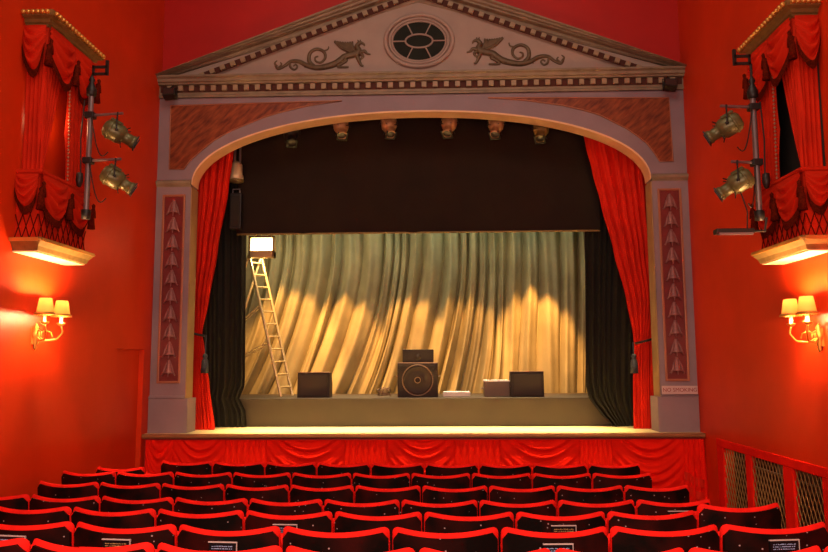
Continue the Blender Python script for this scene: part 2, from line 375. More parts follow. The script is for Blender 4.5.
# raking cornice
xo = W; zo = 5.93; zap = 7.26
sl = Vector((xo, 0, zap-zo)).normalized()
for sd in (-1, 1):
    m = MB(); nrm = Vector((-sl.z*sd*-1, 0, sl.x)) if sd > 0 else Vector((-sl.z, 0, sl.x))
    a = Vector((sd*xo, 0, zo)); b = Vector((0, 0, zap)); d = (b-a).normalized(); nrm = Vector((-d.z, 0, d.x))
    if nrm.z < 0: nrm = -nrm
    prof = [(-.10, 0), (.20, 0), (.20, -.03), (.165, -.05), (.15, -.085), (.12, -.10), (.12, -.13), (.05, -.145), (.05, -.235), (.035, -.25), (.02, -.28), (-.10, -.28)]
    L = (b-a).length; rr = []
    for end in (0, 1):
        ring = []
        for o_, h_ in prof:
            q = a+nrm*h_+Vector((0, -o_, 0))
            t = (-sd*xo+sd*0)*0
            # clip the ends to vertical planes x = sd*xo and x = 0
            xt = sd*xo if end == 0 else 0.0
            t = (xt-q.x)/d.x; q = q+d*t
            if q.z < 5.93: q.z = 5.93
            ring.append(q)
        rr.append(ring)
    n = len(prof)
    m.add(rr[0]+rr[1], [(k, (k+1) % n, (k+1) % n+n, k+n) for k in range(n)]+[tuple(range(n)), tuple(range(2*n-1, n-1, -1))])
    rk = pbuild(m, 'raking_cornice', 'cornice')
    m = MB(); m2 = MB()
    ang = math.atan2(d.z, d.x)
    nd = 23
    for k in range(nd):
        t = .42+(L-.52)*k/(nd-1); c = a+d*t+nrm*(-.19)
        mt_ = Matrix.Translation((c.x, 0, c.z)) @ Matrix.Rotation(-ang if True else 0, 4, 'Y')
        if k == 0:
            m.box(-.033, .033, -.095, -.045, -.030, .030); dn = m.build('dentil', 'dentil', rk)
        else: dn = dn.copy(); C.objects.link(dn); dn.parent = rk
        dn.matrix_local = mt_
    c0 = a+d*.34-nrm*.19; c1 = a+d*(L-.04)-nrm*.19
    m2.add([c0+nrm*.044+Vector((0, -.053, 0)), c1+nrm*.044+Vector((0, -.053, 0)), c1-nrm*.044+Vector((0, -.053, 0)), c0-nrm*.044+Vector((0, -.053, 0))], [(0, 1, 2, 3)])
    m2.build('dentil_band', 'dentil_dark', rk)
# oval window
ow = bpy.data.objects.new('oval_window', None); C.objects.link(ow); ow.parent = pro; oz = 6.405
ow.location = (0.012, 0, oz+PZ)
def ering(m, rx, rz, y, r, n=48, flat=None):
    m.tube([(rx*math.cos(2*PI*k/n), y, rz*math.sin(2*PI*k/n)) for k in range(n+1)], r, 8, cap=False, flat=flat)
m = MB(); ering(m, .455, .365, -.03, .030); ering(m, .400, .315, -.022, .020); ering(m, .365, .282, -.014, .014); m.build('oval_frame', 'tymp', ow)
m = MB(); m.add([(0, -.012, 0)]+[(.37*math.cos(2*PI*k/40), -.012, .285*math.sin(2*PI*k/40)) for k in range(40)], [(0, 1+k, 1+(k+1) % 40) for k in range(40)]); m.build('glazing', 'glass', ow)
m = MB(); ering(m, .185, .095, -.018, .013)
for a in (0, 1.1, PI-1.1, PI, PI+1.1, -1.1):
    m.tube([(.185*math.cos(a), -.018, .095*math.sin(a)), (.37*math.cos(a), -.018, .285*math.sin(a))], .0095, 6)
m.build('muntins', 'tymp', ow)
# griffins: points measured on the relief, in relief units
def griffin():
    m = MB(); k = 1/3.067*9.8164/F
    def P(l, dy=0): return [Vector(((x-530)*k, -.012-dy, -(y-170)*k)) for x, y in l]
    def spl(pts, n=6):
        o = []; q = [pts[0]]+pts+[pts[-1]]
        for i in range(1, len(q)-2):
            for j in range(n):
                t = j/n; a, b, c, d = q[i-1], q[i], q[i+1], q[i+2]
                o.append(.5*((2*b)+(c-a)*t+(2*a-5*b+4*c-d)*t*t+(3*b-a-3*c+d)*t**3))
        o.append(pts[-1]); return o
    def T(pts, r0, r1, dy=0, rm=None):
        q = spl(P(pts, dy)); n = len(q); R = []
        for i in range(n):
            t = i/(n-1); R.append(.78*k*((r0*(1-t)+r1*t) if rm is None else (r0*(1-t)**2+2*rm*t*(1-t)+r1*t*t)))
        m.tube(q, R, 8, flat=.75)
    T([(592, 186), (570, 200), (540, 209), (510, 212), (482, 205), (455, 191), (428, 190), (408, 204), (388, 214), (378, 204)], 15, 4)
    T([(505, 210), (487, 190), (490, 162), (512, 150), (534, 160), (538, 180), (524, 195), (508, 190), (506, 178), (516, 174)], 9, 3)
    T([(512, 150), (530, 156), (546, 152), (549, 142)], 4, 2.5)
    T([(424, 193), (428, 210), (440, 217), (449, 208), (443, 200), (436, 206)], 5, 3)
    T([(382, 206), (376, 194), (384, 186)], 6, 2); T([(386, 212), (398, 200), (394, 192)], 5, 2); T([(455, 191), (470, 200), (474, 212)], 4, 2)
    T([(588, 190), (600, 178), (622, 172), (642, 166)], 15, 17, .002, 12)
    T([(640, 172), (646, 158), (640, 144), (648, 134)], 15, 8, .004)
    T([(642, 136), (652, 132), (662, 136), (665, 143)], 8, 2.5, .006); T([(646, 130), (642, 122)], 4, 1.5, .006); T([(652, 130), (651, 122)], 3.5, 1.5, .006)
    T([(648, 166), (664, 160), (672, 168), (684, 172)], 9, 3, .006); T([(650, 168), (660, 176), (653, 186), (649, 190)], 7, 3)
    T([(640, 176), (646, 190), (654, 206), (662, 209)], 9, 3.5, .004)
    T([(594, 184), (606, 190), (592, 200), (580, 211), (614, 212)], 9, 4, .004)
    for i in range(8):
        t = i/7; tip = (568+t*58, 124+4*math.sin(t*3)+t*4); mid = (600+t*26, 146-t*3)
        T([(634, 168-t*2), (mid[0], mid[1]), tip], 7, 3.5, .004+.002*i)
    T([(634, 168), (615, 160), (590, 148), (568, 126)], 9, 4, .008)
    return m
gr1 = griffin().build('griffin_relief', 'bronze', pro); gp = UY(150+530/3.067, 170/3.067, 0); gr1.location = (gp[0], -.004, gp[2]+PZ)
gr2 = gr1.copy(); gr2.data = gr1.data.copy(); C.objects.link(gr2); gr2.parent = pro
for v in gr2.data.vertices: v.co.x = -v.co.x
gr2.data.flip_normals()
gp = UY(515, 51.5, 0); gr2.location = (gp[0], -.004, gp[2]+PZ)
# ================================================================ STAGE DRAPES
def interp(pts, y):
    pts = sorted(pts)
    if y <= pts[0][0]: return pts[0][1]
    for (a, xa), (b, xb) in zip(pts, pts[1:]):
        if y <= b:
            t = (y-a)/(b-a); t = t*t*(3-2*t)*.5+t*.5
            return xa+(xb-xa)*t
    return pts[-1][1]
def cloth(Y0, left, right, ztop, zbot, n, amp, nv=40, seed=0, k=10, sharp=.75):
    # left/right: lists of (z, x); folds run down, squeezed where the cloth narrows
    rnd = random.Random(seed); ph = [rnd.uniform(0, 2*PI) for _ in range(4)]
    m = MB(); P = []; nu = n*k
    for i in range(nu+1):
        u = i/nu; uu = u+.035*math.sin(2*PI*u*1.7+ph[0])*(u*(1-u)*4); row = []
        for j in range(nv+1):
            z = ztop+(zbot-ztop)*j/nv; xl, xr = interp(left, z), interp(right, z); w = abs(xr-xl)
            c = math.sin(PI*n*uu+ph[1]+.25*math.sin(z*1.3+ph[2])); f = .8-2*abs(c)**sharp
            a = min(amp, .8*w/n)*(1+.35*math.sin(5.1*u+ph[3]))
            row.append((xl+(xr-xl)*u, Y0+a*f+.25*a*math.sin(4*PI*n*uu+ph[2]), z))
        P.append(row)
    m.grid(P); return m
def zx(pts, Y): return [(float(UY(x, y, Y)[2]), float(UY(x, y, Y)[0])) for x, y in pts]
Yc = .45
for side, inner, outer, lab, tie in (
    ('left', [(244, 90), (240, 115), (234, 150), (229, 190), (218, 250), (209, 300), (202, 333), (204, 345), (209, 385), (215, 432)], [(178, 90), (178, 300), (191, 334), (190, 350), (186, 432)], 'red velvet house curtain tied back against the left pilaster', (197, 334)),
    ('right', [(574, 90), (579, 115), (586, 145), (592, 170), (601, 205), (613, 250), (626, 300), (633, 335), (634, 345), (633, 385), (634, 430)], [(672, 90), (668, 300), (656, 338), (657, 350), (659, 430)], 'red velvet house curtain tied back against the right pilaster', (644, 341))):
    I = zx(inner, Yc); O = zx(outer, Yc); L_, R_ = (O, I) if side == 'left' else (I, O)
    t = thing('house_curtain', lab, 'curtain', (L_[0][1], Yc, ZS))
    off = [-c for c in t.location]
    m = cloth(Yc, L_, R_, 5.45, ZS+.004, 9, .060, seed=3 if side == 'left' else 8, nv=70, sharp=.55)
    m.build('curtain_panel', 'velvet', t, off)
    tp = UY(*tie, Yc); hw = .11
    m = MB(); m.tube([(tp[0]+hw*math.cos(a)*1.05, Yc+.10*math.sin(a), tp[2]+.03*math.cos(a)*(1 if side == 'right' else -1)) for a in [2*PI*q/24 for q in range(25)]], .016, 8, cap=False)
    m.build('tieback_rope', 'cable', t, off)
    tx = UY(634 if side == 'right' else 205, 362, Yc-.14); m = MB()
    m.tube([(tx[0], Yc-.12, tp[2]-.02), (tx[0], Yc-.14, tx[2]+.10)], .010, 6)
    m.lathe([(0, .12), (.028, .10), (.036, .07), (.024, .05), (.042, .02), (.05, -.06), (.052, -.15), (0, -.15)], (tx[0], Yc-.14, tx[2]), n=14)
    m.build('tassel', 'tassel', t, off)
# masking legs
Yl = .835
I = zx([(246, 100), (246, 250), (245.5, 385), (240, 399), (246, 410), (247, 427)], Yl); O = zx([(196, 100), (196, 427)], Yl)
t = tag(cloth(Yl, O, I, 5.9, ZS+.004, 9, .036, seed=11, nv=60).build('masking_curtain', 'blackcloth'), 'tall black masking curtain hanging between the left house curtain and the backdrop', 'curtain')
I = zx([(584, 100), (584, 250), (585, 385), (588, 399), (596, 408), (612, 427)], Yl); O = zx([(650, 100), (640, 427)], Yl)
t = tag(cloth(Yl, I, O, 5.9, ZS+.004, 9, .036, seed=12, nv=60).build('masking_curtain', 'blackcloth'), 'tall black masking curtain hanging between the right house curtain and the backdrop', 'curtain')
# border
Yb = .73; bz = float(UY(420, 232.5, Yb)[2]); bx0 = float(UY(237, 232, Yb)[0]); bx1 = float(UY(600, 232, Yb)[0])
bt = thing('stage_border', 'wide flat dark brown cloth border hanging across the top of the stage opening', 'curtain', (0, Yb, bz))
m = MB(); rnd = random.Random(5); P = []
for i in range(61):
    u = i/60; x = bx0+(bx1-bx0)*u
    P.append([(x, Yb-Yb+.012*math.sin(u*23+z_*2)+.008*math.sin(u*61+z_*5), z_*1.7) for z_ in [j/16 for j in range(17)]])
m.grid(P); m.build('border_cloth', 'border', bt)
m = MB(); m.tube([(bx0, -.004, 0), (bx1, -.004, 0)], .014, 8); m.build('lit_border_hem', 'gold_dark', bt)  # paler tone stands in for light caught along the hem
# backdrop
m = MB(); P = []; Yd = 2.86; ztp = 5.6
def shift(x): return float(np.interp(x, [-3.4, -2.2, -1.0, .3, 1.3, 2.3, 3.4], [1.0, .95, .80, .62, .30, .10, .05]))
phs = []; x = -3.5
rnd = random.Random(21); knots = [-3.6]
while knots[-1] < 4.2: knots.append(knots[-1]+rnd.choice([.13, .17, .22, .28, .36]))
amps = [rnd.uniform(.14, .28) for _ in knots]; lean = [rnd.uniform(-.06, .06) for _ in knots]
for i in range(900):
    x0 = -3.4+i*7.0/899; kk = max(q for q in range(len(knots)) if knots[q] <= x0); t = (x0-knots[kk])/(knots[kk+1]-knots[kk]); a = amps[kk]
    row = []
    for j in range(34):
        z = ztp+(ZS+.005-ztp)*j/33; tt = max(0, min(1, (4.0-z)/2.8)); sh = shift(x0)*tt**1.7+lean[kk]*math.sin(PI*t)*tt
        bulge = math.sin(PI*t)**.65; y = Yd-a*bulge*(1+.25*math.sin(z*2.1+kk*1.7))-.02*math.sin(t*4*PI+kk+z*1.5)
        row.append((x0-sh+.03*math.sin(z*1.8+kk*.8)*tt, y, z))
    P.append(row)
m.grid(P)
tag(m.build('backdrop_curtain', 'backdrop'), 'pale greenish cream backdrop curtain in long slanting folds behind the speakers', 'curtain')
# swagged skirt under the stage edge
sk = thing('stage_skirt', 'bright red swagged and pleated fabric skirt along the front of the stage', 'skirt', (0, YS, .2))
soff = (0, -YS, -.2)
zt = ZS-.075; Ysk = YS+.05
segs = []
bnds = [(145, 's'), (172, 's'), (225, 's'), (266, 'p'), (345, 's'), (387, 'p'), (455, 's'), (500, 'p'), (580, 's'), (612, 'p'), (684, 's'), (706, 'j')]
for (xa, _), (xb, kd) in zip(bnds, bnds[1:]):
    a = float(UY(xa, 445, YS)[0]); b = float(UY(xb, 445, YS)[0]); m = MB(); P = []
    a = max(a, -W+.01); b = min(b, W-.01)
    nx = 50
    if kd in 'pj':
        nf = 7 if kd == 'p' else 4
        for i in range(nx+1):
            u = i/nx; P.append([(a+(b-a)*u+(.06*(u-.5)*(v_)), Ysk-.035-.045*abs(math.sin(u*nf*PI))**.6*(0.6+v_*.6), zt-v_*(zt-.22)) for v_ in [j/14 for j in range(15)]])
        m.grid(P); m.build('pleated_panel' if kd == 'p' else 'tail_drape', 'swag', sk, soff)
        if kd == 'j':
            m = MB()
            for q in range(3):
                zq = .72-.16*q; m.grid([[(a-.02+(b-a)*u+.02*math.sin(u*9), Ysk-.075-.012*math.sin(u*18+q), zq-.10*v_-.12*u) for v_ in (0, .5, 1)] for u in [i/20 for i in range(21)]])
            m.build('drape_fringe', 'velvet', sk, soff)
    else:
        for i in range(nx+1):
            u = i/nx; row = []
            for j in range(61):
                v_ = j/60; z = zt-v_*(zt-.22); sg_ = 4*u*(1-u)
                hcat = v_-.34*sg_-.10*(u-.5)
                y = Ysk-.02-.045*abs(math.sin(PI*hcat*6.5))**.55*(.25+sg_**.6)*(.45+.55*min(1, v_*2+.2))-.014*math.sin(2*PI*hcat*9+1)*sg_
                row.append((a+(b-a)*u, y, z))
            P.append(row)
        m.grid(P); m.build('swag_panel', 'swag', sk, soff)
# ================================================================ THINGS ON THE PLATFORM
def pbox(px0, px1, pyt, Y, dep, name, label, mt, cat, tilt=0.0, grp=None):
    a = UY(px0, 396, Y); b = UY(px1, 396, Y); zt_ = float(UY((px0+px1)/2, pyt, Y)[2]); w = float(b[0]-a[0]); h = zt_-zp
    t = thing(name, label, cat, ((a[0]+b[0])/2, Y, zp+.001), group=grp); return t, w, h
def monitor(px0, px1, pyt, Y, label, name='floor_monitor'):
    t, w, h = pbox(px0, px1, pyt, Y, .35, name, label, 'spk', 'speaker')
    m = MB(); d = h*.85
    side = [(0, 0), (d, 0), (d, h*.55), (d*.62, h), (d*.10, h)]
    vs = [(-w/2, y, z) for y, z in side]+[(w/2, y, z) for y, z in side]; n = 5
    m.add(vs, [tuple(range(n)), tuple(range(2*n-1, n-1, -1))]+[(k, k+n, (k+1) % n+n, (k+1) % n) for k in range(n)])
    bevel(m.build('cabinet', 'spk', t), .008)
    m = MB(); m.box(-w*.44, w*.44, -.012+.0, .02, h*.06, h*.90); g = m.build('speaker_grille', 'cone', t); bevel(g, .006)
    m = MB(); m.box(-w*.5, w*.5, -.004, d*.6, h-.006, h+.004); m.build('top_edge', 'ring', t)
    return t
monitor(297, 329.5, 372.5, 1.12, 'dark floor monitor standing alone on the platform at the left')
monitor(511, 544.5, 371.5, 1.10, 'dark floor monitor standing on the platform at the right')
# big bass speaker
t, w, h = pbox(397.5, 438, 363, 1.10, .5, 'bass_speaker', 'large black bass speaker with one round driver at the centre of the platform', 'spk', 'speaker')
m = MB(); m.box(-w/2, w/2, 0, .48, 0, h); bevel(m.build('cabinet', 'spk', t), .010)
m = MB(); m.lathe([(0, -.014), (w*.06, -.012), (w*.07, .004), (w*.30, -.010), (w*.335, -.022), (w*.36, -.008), (w*.37, .002)], (0, 0, h*.50), 'Y', 40); dr = m.build('driver', 'cone', t)
m = MB(); m.tube([(w*.375*math.cos(2*PI*q/48), -.010, h*.50+w*.375*math.sin(2*PI*q/48)) for q in range(49)], .008, 6, cap=False); m.tube([(w*.07*math.cos(2*PI*q/24), -.016, h*.50+w*.07*math.sin(2*PI*q/24)) for q in range(25)], .006, 6, cap=False); m.build('driver_ring', 'ring', dr)
for sx in (-1, 1):
    for zz in (.12, .84):
        m = MB(); m.lathe([(w*.065, 0), (w*.075, -.008), (w*.062, -.010), (w*.055, .03), (0, .03)], (sx*w*.38, -.001, h*zz), 'Y', 16); m.build('bass_port', 'black', t)
m = MB(); m.box(-w*.5, w*.5, -.002, .48, h-.004, h+.006); m.build('top_edge', 'ring', t)
for sx in (-1, 1):
    m = MB(); m.tube([(sx*(w/2), .15, h*.62), (sx*(w/2+.03), .17, h*.62), (sx*(w/2+.03), .30, h*.62), (sx*(w/2), .32, h*.62)], .010, 6); m.build('handle', 'ring', t)
hb = h
a = UY(402.5, 360, 1.12); b = UY(433.5, 360, 1.12); zt_ = float(UY(418, 350, 1.12)[2]); w2 = float(b[0]-a[0]); h2 = zt_-zp-hb
t = thing('small_speaker', 'small black horn speaker box lying on top of the bass speaker', 'speaker', ((a[0]+b[0])/2, 1.13, zp+hb+.008))
m = MB(); m.box(-w2/2, w2/2, 0, .3, 0, h2); bevel(m.build('cabinet', 'spk', t), .008)
m = MB(); m.box(-w2*.42, w2*.42, -.006, .01, h2*.12, h2*.85); m.build('speaker_grille', 'cone', t)
m = MB(); m.lathe([(0, -.02), (.03, -.012), (.045, -.004), (.05, .004)], (0, -.006, h2*.4), 'Y', 20); m.build('horn', 'cone', t)
t, w, h = pbox(484.5, 510, 380.5, 1.2, .3, 'equipment_case', 'small grey brown case tucked beside the right floor monitor', 'greybox', 'case')
m = MB(); m.box(-w/2, w/2, 0, .3, 0, h); bevel(m.build('case_body', 'greybox', t), .008)
m = MB(); m.box(-w/2-.003, w/2+.003, -.003, .303, h-.02, h+.004); bevel(m.build('lid', 'white', t), .004)
m = MB(); m.tube([(-w/2, .1, h*.5), (-w/2-.035, .12, h*.5), (-w/2-.035, .20, h*.5), (-w/2, .22, h*.5)], .008, 6); m.build('handle', 'steel', t)
t, w, h = pbox(443, 470.5, 392.3, 1.25, .2, 'paper_tray', 'low white box lying on the platform between the bass speaker and grey case', 'white', 'box')
m = MB(); m.box(-w/2, w/2, 0, .26, 0, h); bevel(m.build('tray_body', 'white', t), .010)
m = MB(); m.box(-w/2+.01, w/2-.01, -.004, .27, h*.55, h+.006); bevel(m.build('tray_lid', 'white', t), .004)
# coiled cable left of the bass speaker
rnd = random.Random(4); pp = UY(384, 394, 1.15); pts = []
for q in range(60):
    a = q*.55; r_ = .09+.02*math.sin(q*1.3); pts.append((pp[0]+r_*math.cos(a), 1.15+.06*math.sin(a), zp+.012+.002*q+.02*math.sin(q*.9)**2))
m = MB(); m.tube(pts, .007, 6)
tag(m.build('coiled_cable', 'ring'), 'loose coil of pale cable on the platform just left of the bass speaker', 'cable')
# ladder and work light
Yt = 1.35
def U3(x, y, Y): p = UY(x, y, Y); return Vector((p[0], p[1], p[2]))
lt = thing('step_ladder', 'yellow lit aluminium ladder leaning at the left edge of the backdrop', 'ladder', (U3(270, 396, Yt).x, Yt, zp)); lo = [-c for c in lt.location]
top1, bot1 = U3(249, 255, Yt), U3(281, 396, Yt-.10); bot1.z = zp+.012
top2, bot2 = top1+Vector((.10, .36, .03)), bot1+Vector((.10, .36, 0))
for a, b in ((top1, bot1), (top2, bot2)):
    m = MB(); m.tube([a, b], .022, 8); m.build('side_rail', 'alu', lt, lo)
for q in range(11):
    t_ = (q+.6)/11.3; m = MB(); m.tube([top1.lerp(bot1, t_), top2.lerp(bot2, t_)], .014, 6); m.build('rung', 'alu', lt, lo)
bl1, bl2 = Vector((top1.x-.62, Yt-.05, zp+.012)), Vector((top1.x-.52, Yt+.3, zp+.012))
for a, b in ((top1, bl1), (top2, bl2)):
    m = MB(); m.tube([a, b], .020, 8); m.build('rear_rail', 'alu', lt, lo)
for tq in (.36, .62):
    a = top1.lerp(bot1, tq); b = top1.lerp(bl1, tq+.22); m = MB(); m.tube([a, b], .013, 6); m.tube([a+Vector((0, 0, -.04)), b+Vector((0, 0, -.04))], .008, 6); m.build('spreader_bar', 'alu', lt, lo)
wp = U3(262, 247, 1.15)
wl = thing('work_light', 'glowing box shaped work light hanging at the top left of the backdrop', 'light', wp)
m = MB(); w_, h_ = .19, .16
for (a, b, c, d) in ((-w_, w_, h_-.03, h_), (-w_, w_, -h_, -h_+.10), (-w_, -w_+.03, -h_, h_), (w_-.03, w_, -h_, h_)): m.box(a, b, -.05, .10, c, d)
m.box(-w_, w_, .08, .10, -h_, h_); bevel(m.build('lamp_housing', 'alu', wl), .006)
m = MB(); m.box(-w_+.035, w_-.035, .02, .035, -h_+.115, h_-.035); m.build('lamp_tube', 'bulb', wl)
m = MB(); m.tube([(-.05, .03, h_), (-.05, .03, h_+1.2)], .010, 6); m.tube([(.10, .03, h_), (.10, .03, h_+1.2)], .010, 6); m.build('hanging_rod', 'steel', wl)
light('work_light_glow', 'POINT', (wp.x+.02, wp.y+.25, wp.z-.1), 25, (1, .80, .45), size=.06)
# cream can and black case hung beside the border
cp = U3(236.5, 170, .615); cb = thing('cream_lamp_can', 'cream cylindrical lamp can hanging high beside the left house curtain', 'light', cp)
m = MB(); m.lathe([(0, .12), (.04, .12), (.07, .09), (.085, .07), (.085, -.06), (.10, -.09), (.10, -.15), (.085, -.16), (0, -.15)], (0, 0, 0), n=24); m.build('can_body', 'cream_can', cb)
m = MB(); m.tube([(-.03, 0, .11), (-.03, 0, 1.0)], .022, 8); m.tube([(.05, 0, .08), (.05, 0, 1.0)], .016, 8); m.build('hanging_rod', 'steel', cb)
m = MB(); m.lathe([(.101, -.145), (.106, -.145), (.106, -.17), (.095, -.175)], (0, 0, 0), n=24); m.build('lens_rim', 'gold_dark', cb)
cq = U3(236, 210, .615); cc = thing('column_speaker', 'narrow black column speaker hanging below the cream lamp can', 'speaker', cq)
m = MB(); m.box(-.085, .085, -.045, .055, -.28, .24); bevel(m.build('cabinet', 'black', cc), .015)
m = MB(); m.box(-.065, .065, -.052, -.04, -.25, .20); bevel(m.build('speaker_grille', 'stage_black', cc), .006)
m = MB(); m.tube([(-.05, 0, .24), (-.05, 0, .30), (.05, 0, .30), (.05, 0, .24)], .010, 6); m.build('hanging_bracket', 'steel', cc)
# ================================================================ LANTERNS
def lantern_parts(t, mt='olive', k=1.0):
    m = MB()
    m.lathe([(0, -.20), (.075, -.195), (.115, -.165), (.125, -.12), (.125, .02), (.118, .03), (.112, .055), (.085, .075)], axis='X', n=20)
    for a in range(5):
        an = PI*.25+a*PI*.125; m.box(-.16, -.02, -.012, .012, .118, .145, mtx=Matrix.Rotation(an-PI/2, 4, 'X'))
    m.lathe([(.128, -.125), (.136, -.12), (.136, -.10), (.128, -.095)], axis='X', n=20)
    body = m.build('lamp_housing', mt, t)
    m = MB(); m.lathe([(.085, .07), (.074, .085), (.072, .17), (.080, .175), (.084, .19), (.084, .215), (.074, .222), (.068, .215)], axis='X', n=20); m.build('lens_tube', mt, t)
    m = MB(); m.lathe([(0, .212), (.03, .209), (.069, .20)], axis='X', n=16); m.build('lens', 'lens', t)
    m = MB(); m.box(.222, .236, -.085, .085, -.085, -.065); m.box(.222, .236, -.085, -.065, -.085, .085); m.box(.222, .236, .065, .085, -.085, .085); m.build('colour_frame', 'black', t)
    m = MB()
    for sy in (-1, 1): m.lathe([(0, 0), (.018, 0), (.02, .022), (0, .026)], (-.03, sy*.135, 0) if sy > 0 else (-.03, -.160, 0), 'Y', 10)
    m.build('tilt_knob', 'black', t)
    m = MB()
    for an in (-.6, .6, PI-.6, PI+.6): m.tube([(.06, .11*math.sin(an), .11*math.cos(an)), (.09, .15*math.sin(an), .15*math.cos(an))], .007, 6)
    m.build('shutter_blades', 'black', t)
def lantern(loc, target, label, mt='olive', scale=1.0, name='profile_spotlight', grp=None, yaw_only_yoke=True, hang=.27):
    t = thing(name, label, 'spotlight', loc, group=grp)
    d = (Vector(target)-Vector(loc)).normalized(); q = d.to_track_quat('X', 'Z')
    t.rotation_euler = q.to_euler(); t.scale = (scale,)*3
    lantern_parts(t, mt)
    # yoke: hangs the lamp from a point straight above; expressed in the lamp's own frame
    iq = q.to_matrix().inverted(); m = MB(); up = iq @ Vector((0, 0, 1)); sy = Vector((0, 1, 0)); c = Vector((-.03, 0, 0)); pts = []
    for k in range(13):
        a = PI*k/12; pts.append(c+sy*(.15*math.cos(a))+up*(.20*math.sin(a)**.7 if 0 < k < 12 else 0))
    m.tube(pts, .009, 6); m.tube([c+up*.20, c+up*hang], .011, 8); m.build('yoke', 'black', t)
    return t
for s in (-1, 1):
    sd = 'left' if s < 0 else 'right'
    Xp = s*3.12
    if s < 0: base, top = UX(85.5, 213, Xp), UX(92, 92, Xp)
    else: base, top = UX(760, 214, Xp), UX(752, 94, Xp)
    Yp = float((base[1]+top[1])/2); z0, z1 = float(base[2]), float(top[2])
    bm_ = thing('lighting_boom', 'grey vertical pipe with side arms fixed beside the %s theatre box' % sd, 'pipe', (Xp, Yp, z0))
    m = MB(); m.tube([(0, 0, 0), (0, 0, z1-z0)], .026, 12); m.build('pipe', 'steel', bm_)
    m = MB(); m.lathe([(.0, -.06), (.04, -.055), (.045, .03), (.027, .035)], n=14); m.build('end_cap', 'black', bm_)
    m = MB(); m.lathe([(.03, -.05), (.045, -.04), (.048, .02), (.035, .05), (.02, .09), (.03, .12), (.012, .16), (0, .17)], (0, 0, z1-z0), n=14); m.build('top_clamp', 'black', bm_)
    for yy, bl in ((77, 0),):
        zb_ = float(UX(100 if s < 0 else 740, yy if s < 0 else 70, Xp)[2])-z0; m = MB()
        for dz in (-.035, .035): m.box(min(-s*.0, -s*.15), max(-s*.0, -s*.15), -.01, .01, zb_+dz-.012, zb_+dz+.012)
        m.box(min(-s*.13, -s*.16), max(-s*.13, -s*.16), -.01, .01, zb_-.05, zb_+.10); m.box(min(-s*.02, 0), max(-s*.02, 0), -.01, .01, zb_-.05, zb_+.05)
        m.build('bracket', 'black', bm_); m = MB(); m.tube([(0, 0, z1-z0+.1), (0, 0, zb_-.04)], .012, 6); m.build('bracket_stem', 'black', bm_)
    L = [((119, 134), (120, 116)), ((117, 180), (118, 163))] if s < 0 else [((725, 128), (724, 109)), ((736, 184), (733, 165))]
    for k, ((lx, ly), (ax, ay)) in enumerate(L):
        # lamp hangs at the same depth as the pipe
        c = UY(lx, ly, Yp-.05); arm_z = float(c[2])+.205-z0; ax_ = float(c[0])-Xp
        m = MB(); m.tube([(0, 0, arm_z), (ax_+(-s)*.03, -.05, arm_z)], .014, 8); m.build('side_arm', 'steel', bm_)
        m = MB(); m.box(-.045, .045, -.045, .045, arm_z-.03, arm_z+.03); bevel(m.build('pipe_clamp', 'black', bm_), .008)
        c_ = Vector(c); tg = c_+Vector((-s*.75, .30, -.42 if k == 0 else -.46))
        lantern(c_, tg, 'olive green %s spotlight hanging from the boom on the %s wall' % ('upper' if k == 0 else 'lower', sd), scale=.76)
        m = MB(); e = Vector((-s*.02, -.02, arm_z-.02)); f = Vector((ax_+s*.10, -.05, arm_z-.38))
        m.tube([e.lerp(f, q/10)+Vector((0, 0, -.18*math.sin(PI*q/10))) for q in range(11)], .006, 6); m.build('lamp_cable', 'cable', bm_)
    m = MB(); m.tube([(s*.05, -.03, (z1-z0)*.92), (s*.06, -.05, (z1-z0)*.6), (s*.05, -.04, (z1-z0)*.30)], .007, 6); m.lathe([(0, .08), (.03, .07), (.035, 0), (.02, -.06), (0, -.07)], (s*.06, -.04, (z1-z0)*.26), n=12); m.build('hanging_plug', 'cable', bm_)
# batten flood on the right boom
fp = UX(765, 231, 3.12); fe = UY(715, 232.5, fp[1])
fl = thing('batten_floodlight', 'slim horizontal batten floodlight sticking out below the right boom', 'light', fp)
dx = float(fe[0]-fp[0]); m = MB(); m.box(dx, dx*.25, -.05, .05, -.025, .02); bevel(m.build('lamp_housing', 'black', fl), .006)
m = MB(); m.box(dx+.02, dx*.28, -.052, -.02, -.038, -.018); m.build('diffuser', 'steel', fl)
m = MB(); m.tube([(dx*.27, 0, 0), (0, 0, 0), (.02, 0, .12)], .012, 6); m.build('mounting_arm', 'black', fl)
m = MB(); m.tube([(dx*.35, 0, .02), (dx*.33, 0, .18), (dx*.42, 0, .32), (dx*.5, 0, .42)], .006, 6); m.build('power_cable', 'cable', fl)
# six spotlights over the stage, and their bar
br = tag(MB().build('lighting_bar', 'steel'), 'steel lighting bar behind the top of the proscenium arch', 'pipe') if False else None
zbar = 5.56; m = MB(); m.tube([(-2.7, .48, zbar), (2.7, .48, zbar)], .024, 10); tag(m.build('lighting_bar', 'steel'), 'steel pipe behind the crown of the arch carrying the row of spotlights', 'pipe')
names = ['leftmost', 'second from left', 'third from left', 'third from right', 'second from right', 'rightmost']
for k, (lx, ly, mt) in enumerate([(291, 134, 'black'), (341, 127, 'tan'), (389, 126, 'tan'), (449, 125, 'tan'), (496, 126, 'tan'), (541, 130, 'gold_dark')]):
    c = Vector(UY(lx, ly, .46)); hang_ = (zbar-.02-c.z)/.85
    lantern(c, c+Vector((.12*(1 if lx < 414 else -1), -.35, -.62)), '%s spotlight, %s of the six hanging under the crown of the arch' % ('black' if mt == 'black' else 'tan' if mt == 'tan' else 'dull brown', names[k]), mt, .85, hang=max(.21, hang_), grp='spotlights under the arch')
